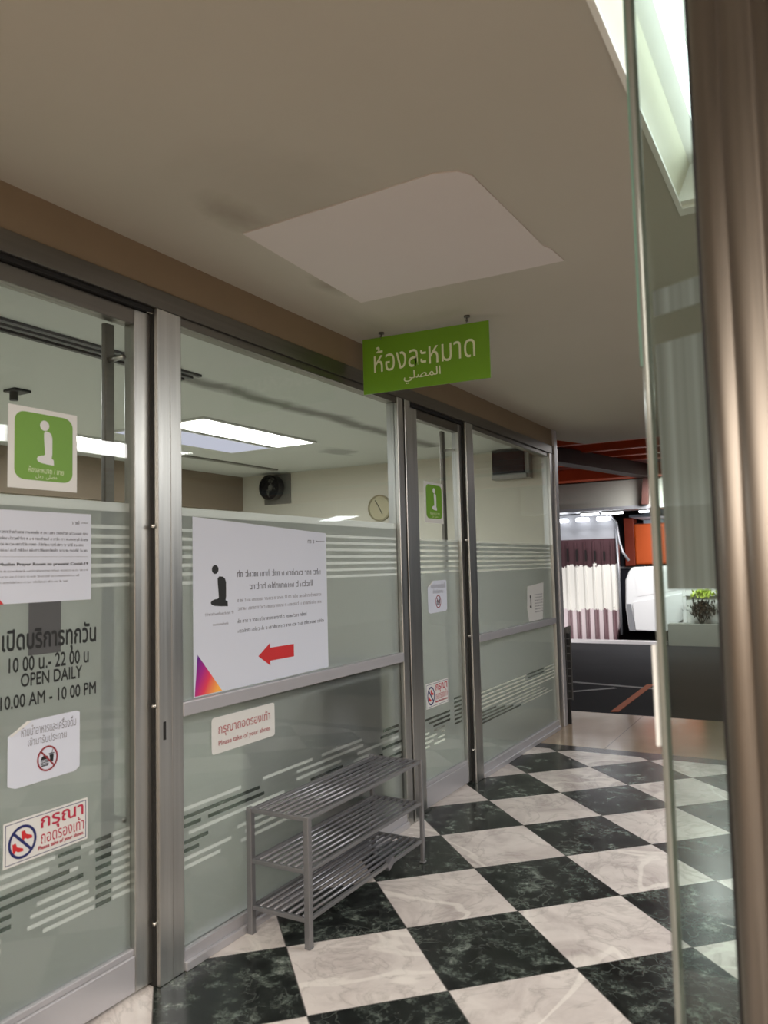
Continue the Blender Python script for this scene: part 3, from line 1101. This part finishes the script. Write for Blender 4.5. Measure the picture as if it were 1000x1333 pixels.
# white sheet on window 2
x0, x1, z0, z1 = 2.66, 3.06, .905, 1.19
t = thing('paper_notice', ((x0 + x1) / 2, yp, z0), 'white printed sheet standing on the rail of the far glass panel', 'notice')
MB().prism([(x0 + .03, z0), (x1 - .05, z0 + .0), (x1, z1 - .0), (x0 + .02, z1 - .02), (x0, z0 + .1)], 'y', yp, yp - .0012).done('sheet', 'paper_w', t)
lines('small_print', 'ink_light', t, yy, [(x0 + .17, x1 - .04, z0 + .06 + .022 * i, .013) for i in range(7)], 21)
MB().prism(ell(x0 + .075, z0 + .185, .012, .014), 'y', yy, yy - .0005).done('figure_head', 'black', t)
MB().prism(pose(.11, .10, x0 + .08, z0 + .10), 'y', yy, yy - .0005).done('figure_body', 'black', t)

# ------------------------------------------------------------------ hanging sign
SX = .225
t = thing('hanging_sign', (SX, -.41, 2.165), 'green hanging sign with cream lettering under the corridor ceiling', 'sign')
Yl, Yr, Zb, Zt = -.083, -.735, 2.166, 2.428
panel = MB().prism([(Yl, 2.172), (Yr, 2.162), (Yr, 2.420), (Yl, 2.440)], 'x', SX - .004, SX + .004).done('panel', 'green_dark', t, .001)
fr = ((SX - .0045, 0, 0), (0, -1, 0), (0, 0, 1), (-1, 0, 0))
text('lettering', 'ห้องละหมาด', 'lettering', t, fr, (.145, .668, 2.268, 2.392), .0)
text('lettering', '\ufef2\ufee0\ufebc\ufee4\ufedf\ufe8d', 'lettering', t, fr, (.305, .495, 2.192, 2.252), .008)
for y in (-.187, -.631):
    h = MB().tube([(SX, y, 2.43), (SX, y, CEIL - .004)], .003, 8).done('hook', 'steel_dark', t, smooth=True)
    MB().tube([(SX, y, CEIL - .008), (SX, y, CEIL)], .014, 14).done('ceiling_plate', 'steel_dark', h)
    MB().tube([(SX - .006, y, 2.425), (SX - .012, y, 2.437), (SX, y, 2.445), (SX + .010, y, 2.437)], .0025, 8).done('hook_eye', 'steel_dark', h, smooth=True)

# ------------------------------------------------------------------ shoe rack
t = thing('shoe_rack', (-.17, -.17, 0), 'empty grey metal shoe rack with three slatted shelves below the big window', 'shoe rack')
RX0, RX1, RY0, RY1 = -.612, .278, -.305, -.045
for x in (RX0, RX1):
    for y in (RY0, RY1):
        MB().bar((x, y, .006), (x, y, .458), .024 if x == RX0 else .018).box((x - .013, y - .013, 0), (x + .013, y + .013, .008)).done('leg', 'rack', t, .003)
for zz in (.096, .263, .447):
    fr = MB()
    for x in (RX0, RX1):
        fr.bar((x, RY0, zz), (x, RY1, zz), .014, .016)
    fr.bar((RX0, RY0 + .004, zz), (RX1, RY0 + .004, zz), .014).bar((RX0, RY1 - .004, zz), (RX1, RY1 - .004, zz), .014)
    s = fr.done('shelf_frame', 'rack', t, .002)
    n = 8
    for i in range(1, n):
        y = RY0 + (RY1 - RY0) * i / n
        MB().tube([(RX0 + .01, y, zz + .004), (RX1 - .01, y, zz + .004)], .006, 8).done('slat', 'rack_bar', s, smooth=True)
MB().bar((-.045, RY0 + .004, .085), (.005, RY0 + .004, .108), .02, .03).done('joint_sleeve', 'rack_bar', t, .002)

# ------------------------------------------------------------------ corridor ceiling light (recessed troffer)
t = thing('ceiling_light', (-.98, -1.94, CEIL), 'white recessed fluorescent light in the corridor ceiling seen through the glass door', 'ceiling light')
lx0, lx1, ly0, ly1 = -1.60, -.36, -2.25, -1.63
zt = CEIL + .11
m = MB()
m.box((lx0, ly0, zt), (lx1, ly1, zt + .02))
m.done('reflector', 'troffer', t)
m = MB()
m.prism([(ly1, CEIL), (ly1, zt), (ly1 - .045, zt)], 'x', lx0, lx1)
m.prism([(ly0, CEIL), (ly0, zt), (ly0 + .045, zt)], 'x', lx0, lx1)
m.done('reflector_side', 'cream_enamel', t)
m = MB()
m.box((lx1 - .06, ly0, CEIL - .0), (lx1, ly1, zt))
m.done('end_plate', 'troffer', t)
MB().box((lx0, ly0, CEIL), (lx0 + .06, ly1, zt)).done('end_plate', 'troffer', t)
rim = MB()
rim.box((lx0 - .02, ly1 - .012, CEIL - .012), (lx1 + .02, ly1 + .002, CEIL)).box((lx0 - .02, ly0 - .02, CEIL - .012), (lx1 + .02, ly0 + .012, CEIL))
rim.box((lx1 - .03, ly0 + .012, CEIL - .012), (lx1 + .02, ly1 - .012, CEIL)).box((lx0 - .02, ly0 + .012, CEIL - .012), (lx0 + .02, ly1 - .012, CEIL))
rim.done('rim', 'troffer', t)
for y in (-1.745, -1.94, -2.135):
    tb = MB().tube([(lx0 + .08, y, CEIL + .06), (-.50, y, CEIL + .06)], .018, 14).done('tube', 'tube', t, smooth=True)
    MB().box((-.50, y - .02, CEIL + .035), (-.44, y + .02, CEIL + .11)).done('lamp_holder', 'bezel', tb, .002)
    MB().box((lx0 + .06, y - .02, CEIL + .035), (lx0 + .08, y + .02, CEIL + .11)).done('lamp_holder', 'bezel', tb, .002)

# fixtures outside the frame; the glass wall mirrors them
for x, y, lx, ly, rz, lab in ((11.3, -7.3, .82, .24, -48, 'long panel light hanging over the far side of the car park'),
                              (10.1, -4.9, .22, .15, -48, 'small panel light hanging over the car park'),
                              (-4.3, -2.6, .6, .15, 0, 'surface light over the lobby behind the viewer')):
    z = CEIL
    f = thing('lobby_light', (x, y, z), lab, 'ceiling light')
    box('housing', (x - lx - .02, y - ly - .02, z - .03), (x + lx + .02, y + ly + .02, z), 'troffer', f, .003)
    box('diffuser', (x - lx, y - ly, z - .034), (x + lx, y + ly, z - .03), 'lobby_tube', f)
    if x > 0:
        MB().bar((x, y, z), (x, y, 2.98), .03).done('hanger', 'pipe', f)
    f.rotation_euler.z = math.radians(rz)

# ------------------------------------------------------------------ prayer room contents
def room_light(x0, x1, y0, y1, lit, label):
    t = thing('room_light', ((x0 + x1) / 2, (y0 + y1) / 2, RC), label, 'ceiling light')
    m = MB()
    r = .02
    for a, b in (((x0 - r, y0 - r), (x1 + r, y0)), ((x0 - r, y1), (x1 + r, y1 + r)), ((x0 - r, y0), (x0, y1)), ((x1, y0), (x1 + r, y1))):
        m.box((a[0], a[1], RC - .014), (b[0], b[1], RC - .0005))
    m.done('frame', 'white', t, .002)
    box('diffuser', (x0, y0, RC - .012), (x1, y1, RC - .002), 'room_tube' if lit else 'dim_panel', t)


room_light(.80, 2.03, 1.475, 1.83, True, 'bright ceiling panel light glowing inside the prayer room behind the big window')
room_light(.80, 2.03, 1.90, 2.31, False, 'dim pale ceiling panel beside the glowing one inside the prayer room')
room_light(.62, 1.16, 2.62, 2.80, True, 'lit ceiling panel seen through the nearest door beside the green sign')
t = thing('curtain_track', (-.2, .79, RC), 'double dark curtain track on the prayer room ceiling behind the nearest door', 'curtain track')
for y in (.74, .80, .86):
    box('rail', (-3.0, y - .012, RC - .012), (-.02, y + .012, RC), 'greyplate' if y < .85 else 'fan', t)
t = thing('ceiling_camera', (-.34, 1.75, RC), 'small black device on the prayer room ceiling above the green door sign', 'camera')
box('mount', (-.39, 1.70, RC - .014), (-.29, 1.80, RC), 'fan', t, .003)
MB().tube([(-.36, 1.75, RC - .014), (-.36, 1.75, RC - .06)], .022, 12).done('lens_body', 'fan', t)
o = MB().box((1.9, 2.72, RC - .012), (3.2, 2.78, RC)).done('ceiling_slot', 'fan_grey')
tag(o, 'dark narrow slot on the prayer room ceiling beyond the light panels', 'ceiling vent')

# wall fan on the end wall
t = thing('wall_fan', (3.40, 2.94, 2.05), 'black round wall fan high in the corner of the prayer room', 'fan')
box('mounting_plate', (3.475, 2.78, 2.02), (3.49, 3.12, 2.33), 'fan_grey', t, .004)
m = MB()
for k in range(3):
    m.ring((2.945, 2.185), .118 - .035 * k, .124 - .035 * k, 3.33, 3.338, 1, 40, 'x')
for k in range(16):
    a = 2 * math.pi * k / 16
    m.bar((3.334, 2.945 + .03 * math.cos(a), 2.185 + .03 * math.sin(a)), (3.334, 2.945 + .12 * math.cos(a), 2.185 + .12 * math.sin(a)), .003)
m.ring((2.945, 2.185), .112, .128, 3.33, 3.42, 1, 40, 'x')
m.done('cage', 'fan', t)
m = MB()
for k in range(3):
    a = 2 * math.pi * k / 3 + .4
    c, s_ = math.cos(a), math.sin(a)
    pts = [(.02, -.02), (.06, -.045), (.105, -.03), (.108, .03), (.07, .045), (.02, .02)]
    m.prism([(2.945 + u * c - v * s_, 2.185 + u * s_ + v * c) for u, v in pts], 'x', 3.375, 3.38)
m.done('blade', 'fan', t)
MB().tube([(3.36, 2.945, 2.185), (3.42, 2.945, 2.185)], .032, 20).done('hub', 'fan_grey', t)
MB().tube([(3.42, 2.945, 2.185), (3.476, 2.945, 2.185)], .05, 16, .035).done('motor', 'fan', t)

# clock
t = thing('wall_clock', (3.47, 1.725, 1.79), 'round beige wall clock with dark hands on the cream wall behind the glass', 'clock')
cy_, cz_ = 1.725, 1.908
MB().tube([(3.472, cy_, cz_), (3.49, cy_, cz_)], .118, 40).done('face', 'clock', t)
MB().ring((cy_, cz_), .112, .126, 3.464, 3.489, 1, 40, 'x').done('rim', 'clock_rim', t)
MB().bar((3.470, cy_, cz_), (3.470, cy_ + .045, cz_ + .075), .004, .006).done('hand', 'black', t)
MB().bar((3.469, cy_, cz_), (3.469, cy_ - .03, cz_ - .06), .004, .005).done('hand', 'black', t)

# dark screen box near the ceiling
t = thing('wall_screen', (3.40, .37, 2.07), 'dark boxy screen with grey lower edge mounted high behind the far glass panel', 'screen')
box('casing', (3.40, .195, 2.075), (3.49, .535, 2.335), 'bezel', t, .006)
box('screen_glass', (3.388, .235, 2.125), (3.40, .530, 2.328), 'screen', t, .004)
box('lower_edge', (3.375, .215, 2.075), (3.402, .533, 2.118), 'bezel', t, .004)

# dark cabinet behind the frosted glass
t = thing('storage_cabinet', (.42, .36, 0), 'dark cabinet blurred behind the frosted glass beside the shoe rack', 'cabinet')
box('body', (-.10, .085, .03), (.60, .42, .87), 'cabinet', t, .006)
box('door', (-.09, .073, .05), (.245, .085, .85), 'cabinet', t, .004)
box('door', (.255, .073, .05), (.59, .085, .85), 'cabinet', t, .004)
box('plinth', (-.08, .125, 0), (.58, .41, .03), 'fan', t)

# ------------------------------------------------------------------ glass door in the foreground, right
NEAR = Vector((-1.838, -1.862, 0))
FAR = Vector((-1.800, -1.777, 0))
DV = (FAR - NEAR).normalized()
NV = Vector((-DV.y, DV.x, 0))


def slab(m, p, q, w, z0, z1):
    """upright slab between two floor points"""
    p, q = Vector((p[0], p[1], 0)), Vector((q[0], q[1], 0))
    d = (q - p).normalized()
    n = Vector((-d.y, d.x, 0)) * w / 2
    m.prism([tuple((a)[:2]) for a in (p + n, q + n, q - n, p - n)], 'z', z0, z1)
    return m


d3 = thing('door_3', (-1.83, -1.9, 0), 'open glass door with a steel stile at the right edge of the view', 'door', kind='structure')
pane = slab(MB(), NEAR, FAR, .010, .05, 2.40).done('glass_pane', 'glass_front', d3)
slab(MB(), FAR, FAR + DV * .010, .014, .0, 2.42).done('edge_bead', 'glass_edge', d3, .003)
slab(MB(), FAR + DV * .010, FAR + DV * .014, .010, 1.62, 2.42).done('edge_strip', 'glass_green', d3)
slab(MB(), FAR + DV * .0101 - NV * .001, FAR + DV * .016 - NV * .001, .022, 1.085, 1.225).done('edge_pale_strip', 'paper_w', d3, .002)  # pale strip on the free edge of the pane
# stile: profiled steel section, several rounded flutes side by side
prof = []
W0 = .135
for k in range(49):
    u = k / 48
    bump = .010 * abs(math.sin(math.pi * u * 3.0)) ** .6 + .018 * math.sin(math.pi * u) ** .5
    p = NEAR - DV * .002 - DV * (u * W0)
    q = p - NV * 0 + NV * (.012 + bump)
    prof.append((q.x, q.y))
back = [(NEAR - DV * (.002 + W0) - NV * .03), (NEAR - DV * .002 - NV * .03)]
MB().prism(prof + [(b.x, b.y) for b in back], 'z', 0, 2.44).done('steel_stile', 'stile', d3, 0, True)
slab(MB(), NEAR, NEAR + DV * .006, .022, .0, 2.42).done('glazing_seal', 'gap', d3)
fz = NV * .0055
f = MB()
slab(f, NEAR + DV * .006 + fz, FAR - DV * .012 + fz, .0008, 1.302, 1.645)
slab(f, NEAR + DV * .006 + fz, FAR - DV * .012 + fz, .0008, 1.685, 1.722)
f.done('grey_overlay', 'greyoverlay', d3)

# ------------------------------------------------------------------ car park
o = box('kerb', (10.10, .35, -.01), (10.3, 4.5, .035), 'kerb')
tag(o, 'low white kerb line along the far side of the dark asphalt', 'kerb')
o = MB().prism([(4.227, -.195), (5.92, -.18), (5.948, -.252), (4.253, -.262)], 'z', -.0095, -.006).done('painted_line', 'lineorange')
tag(o, 'orange painted line crossing the dark asphalt towards the corridor', 'road marking')
o = MB().prism([(5.70, -.30), (5.88, .70), (5.80, .72), (5.62, -.30)], 'z', -.0095, -.007).done('painted_line', 'linewhite')
tag(o, 'faint white painted line across the asphalt, the farther of two', 'road marking')
o = MB().prism([(5.60, .10), (5.15, .50), (5.10, .46), (5.55, .06)], 'z', -.0095, -.0075).done('painted_line', 'linewhite')
tag(o, 'short faint white painted line on the asphalt nearer the corridor', 'road marking')

# black grille beside the end post
t = thing('grille_panel', (3.52, -.02, .2), 'narrow black lattice panel standing against the end post of the glass wall', 'grille')
box('frame', (3.535, -.062, .195), (3.545, -.050, .81), 'grille_frame', t)
m = MB().box((3.52, -.056, .20), (3.53, .01, .75))
m.done('backing', 'grille', t)
m = MB()
for k in range(9):
    m.box((3.512, -.056, .205 + .062 * k), (3.52, .01, .213 + .062 * k))
m.box((3.512, -.028, .2), (3.52, -.022, .75))
m.done('lattice', 'grille_frame', t)
box('bracket', (3.51, -.045, .0), (3.53, .02, .2), 'grille', t)
MB().prism([(-.056, .75), (.012, .75), (-.022, .80), (-.05, .81)], 'x', 3.515, 3.53).done('top_cap', 'grille_frame', t)

# ribbed lit shutter wall
SXW = 10.6
t = thing('ribbed_shutter', (SXW, 2.6, 0), 'tall maroon ribbed shutter with painted white glare under three lamps beyond the car park', 'shutter')
pts = [(4.6, .0), (1.24, .0), (1.18, .3), (1.14, 1.7), (1.17, 1.98), (1.27, 2.13), (1.42, 2.17), (4.6, 2.19)]
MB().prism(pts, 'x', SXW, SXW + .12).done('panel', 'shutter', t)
m = MB()
for k in range(22):
    y = 1.24 + .155 * k
    m.box((SXW - .018, y, .05), (SXW, y + .03, 1.70))
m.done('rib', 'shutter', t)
for k in range(8):
    y = 1.36 + .16 * k
    MB().box((SXW - .024, y, 1.36), (SXW - .019, y + .035, 1.52 + .016 * k)).done('slot', 'slot', t)
MB().tube([(SXW - .05, 1.40, 2.19), (SXW - .05, 1.24, 2.15), (SXW - .05, 1.14, 2.0), (SXW - .05, 1.11, 1.7), (SXW - .05, 1.06, 1.5), (SXW - .05, .96, 1.35)], .022, 10).done('edge_pipe', 'pipe', t, smooth=True)
MB().tube([(SXW - .03, 1.15, 1.9), (SXW - .03, 1.14, .1)], .02, 10).done('edge_post', 'pipe', t, smooth=True)
for i, y in enumerate((2.06, 1.70, 1.34)):
    l = thing('wall_lamp', (SXW - .1, y, 2.06), ['glowing oval lamp over the ribbed shutter, nearest the glass wall', 'glowing oval lamp over the ribbed shutter, in the middle of three', 'glowing oval lamp over the ribbed shutter, beside its rounded corner'][i], 'lamp', 'lamps over the ribbed shutter')
    box('bracket', (SXW - .12, y - .02, 2.09), (SXW, y + .02, 2.12), 'pipe', l)
    MB().prism(rounded(y - .11, y + .11, 2.045, 2.11, .032), 'x', SXW - .16, SXW - .10).done('lamp_glass', 'park_tube', l)
    spot('wall_lamp_light', (SXW - .30, y, 2.02), (SXW + .02, y, 1.55), 2.6, (.95, .97, 1), 75, .6, .04)
area('shutter_fill', (9.0, 2.6, .25), (1.6, .2), 13, (1, .98, .96), (10.6, 2.4, .95))  # unseen low light added to brighten the middle of the shutter

t = thing('navy_column', (12.2, 1.3, 0), 'dark navy column between the ribbed shutter and the white car', 'column')
box('shaft', (12.1, 1.02, 0), (12.35, 1.62, 2.05), 'navy_wall', t)
box('collar', (12.08, 1.01, 1.2), (12.37, 1.63, 1.24), 'pipe', t)

# orange boxes
t = thing('orange_box', (12.2, .9, 1.2), 'square orange box sign hanging behind the white car', 'box')
box('body', (12.0, .10, 1.27), (12.3, 1.16, 2.03), 'orangebox', t, .03)
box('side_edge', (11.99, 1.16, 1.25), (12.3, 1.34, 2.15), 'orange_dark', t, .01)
box('hanger', (12.1, .3, 2.03), (12.2, 1.0, 2.30), 'bluegrey', t)

# white car
t = thing('white_car', (10.9, .1, 0), 'white car parked beyond the kerb behind the glass door edge', 'car')
side = [(1.02, .16), (1.06, .55), (1.04, 1.02), (.98, 1.16), (.92, 1.235), (.35, 1.25), (.22, 1.20), (.02, 1.02), (-.0, .98), (-.42, .90), (-.48, .62), (-.47, .18)]
MB().prism([(y, z) for y, z in side], 'x', 10.55, 11.9).done('body', 'car', t, .05, False, 3)
MB().prism([(.90, .18), (.93, .62), (.90, .66), (.12, .80), (.08, .40), (.42, .16)], 'x', 10.525, 10.55).done('door_panel', 'car', t, .012)
MB().prism([(.85, .74), (.88, 1.16), (.36, 1.18), (.16, .98), (.16, .86)], 'x', 10.544, 10.551).done('side_panel', 'car', t)
MB().prism([(1.00, .17), (1.03, .62), (.96, .62), (.90, .17)], 'x', 10.53, 10.55).done('fender_trim', 'pipe', t)
for x in (10.72, 11.75):
    w = MB().tube([(x - .1, -.15, .31), (x + .1, -.15, .31)], .31, 28).done('wheel', 'tyre', t)
    MB().tube([(x - .11, -.15, .31), (x - .09, -.15, .31)], .18, 20).done('hub_cap', 'hub', w)

# grey plinth, display with shrub
o = box('plinth', (10.06, -3.2, -.01), (10.30, .30, .33), 'concrete')
tag(o, 'low grey plinth below the white display beyond the car park', 'plinth')
t = thing('display_case', (10.3, -.2, .33), 'white framed display behind the dark shrub at the car park edge', 'display case')
MB().box((10.275, -.62, .33), (10.295, .09, .90)).done('back_panel', 'white', t)
MB().box((10.235, .03, .33), (10.275, .09, .90)).box((10.235, -.62, .76), (10.275, .03, .90)).done('frame', 'car', t, .01)
t = thing('potted_shrub', (10.13, -.25, .33), 'dark leafy shrub with yellow green top in front of the white display', 'shrub')
rg = random.Random(5)


def leaves(n, cx, cy, cz, rx, ry, rz, size):
    m = MB()
    for _ in range(n):
        v = Vector((rg.gauss(0, .5), rg.gauss(0, .5), rg.gauss(0, .5)))
        c = Vector((cx + v.x * rx, cy + v.y * ry, cz + v.z * rz))
        q = Vector((rg.uniform(-1, 1), rg.uniform(-1, 1), rg.uniform(-1, 1))).normalized().to_track_quat('Z', 'Y')
        s = size * rg.uniform(.6, 1.3)
        vs = [m.bm.verts.new(c + q @ Vector(p)) for p in ((0, -s, 0), (s * .4, 0, s * .15), (0, s, 0), (-s * .4, 0, s * .15))]
        m.bm.faces.new(vs)
    return m


leaves(420, 10.13, -.22, .57, .025, .17, .11, .045).done('foliage', 'leaf', t)
leaves(200, 10.13, -.24, .81, .025, .15, .055, .04).done('flowering_top', 'flower', t)
m = MB()
for k in range(5):
    m.tube([(10.13, -.22 + .01 * k, .335), (10.13 + rg.uniform(-.04, .04), -.32 + .06 * k, .55)], .008, 6)
m.done('stem', 'leaf', t)

# dark park walls and structure
o = box('wall_far', (13.2, -6, -.01), (13.4, 10, 4.2), 'parkwall')
tag(o, 'dark wall at the back of the car park', 'wall', kind='structure')
t = thing('grey_beam', (9.9, 0, 2.2), 'grey concrete beam crossing above the car park', 'beam', kind='structure')
box('web', (9.9, -2.6, 2.22), (10.3, 10, 2.66), 'concrete', t, .01)
box('flange', (9.86, -2.6, 2.18), (10.34, 10, 2.23), 'pipe', t)
t = thing('orange_beam', (9.6, 0, 2.7), 'bright orange painted steel beam above the grey one', 'beam', kind='structure')
box('web', (9.55, -8, 2.67), (9.85, 10, 2.86), 'orange', t, .01)
o = box('ceiling_park', (4.37, -8, 2.98), (13.3, 10, 3.1), 'orange_dark')
tag(o, 'dark orange slab over the car park', 'ceiling', kind='structure')
t = thing('ceiling_joists', (7.5, 0, 2.9), 'row of orange red steel joists under the car park slab', 'beam', kind='structure')
for i, x in enumerate((6.9, 7.7, 8.4, 9.0)):
    box('joist', (x, -6, 2.86), (x + .12, 8, 2.98), 'orange', t, .005)
o = MB().bar((6.6, 1.35, 2.80), (10.0, .35, 2.74), .22, .2).done('diagonal_beam', 'brown_steel')
tag(o, 'dark brown steel beam running diagonally under the orange joists', 'beam', kind='structure')
o = MB().bar((9.8, .50, 2.24), (9.7, .42, 2.85), .12, .1).done('brace', 'brown_steel')
tag(o, 'short dark brace hanging beside the grey beam', 'brace')
for i, (ya, yb) in enumerate(((1.62, 1.32), (1.26, .92), (.66, .5))):
    l = thing('tube_light', (10.1, (ya + yb) / 2, 2.14), ['fluorescent tube under the grey beam above the ribbed shutter', 'fluorescent tube under the grey beam above the orange box', 'short fluorescent tube beside the glass door edge'][i], 'tube light', 'tube lights under the grey beam')
    box('housing', (10.05, ya, 2.155), (10.15, yb, 2.18), 'white', l)
    MB().tube([(10.1, ya, 2.14), (10.1, yb, 2.14)], .016, 10).done('tube', 'park_tube', l, smooth=True)
o = box('panel_overhead', (10.9, -1.2, 2.10), (12.8, 1.0, 2.14), 'bluegrey')
tag(o, 'blue grey soffit panel above the orange box', 'soffit', kind='structure')
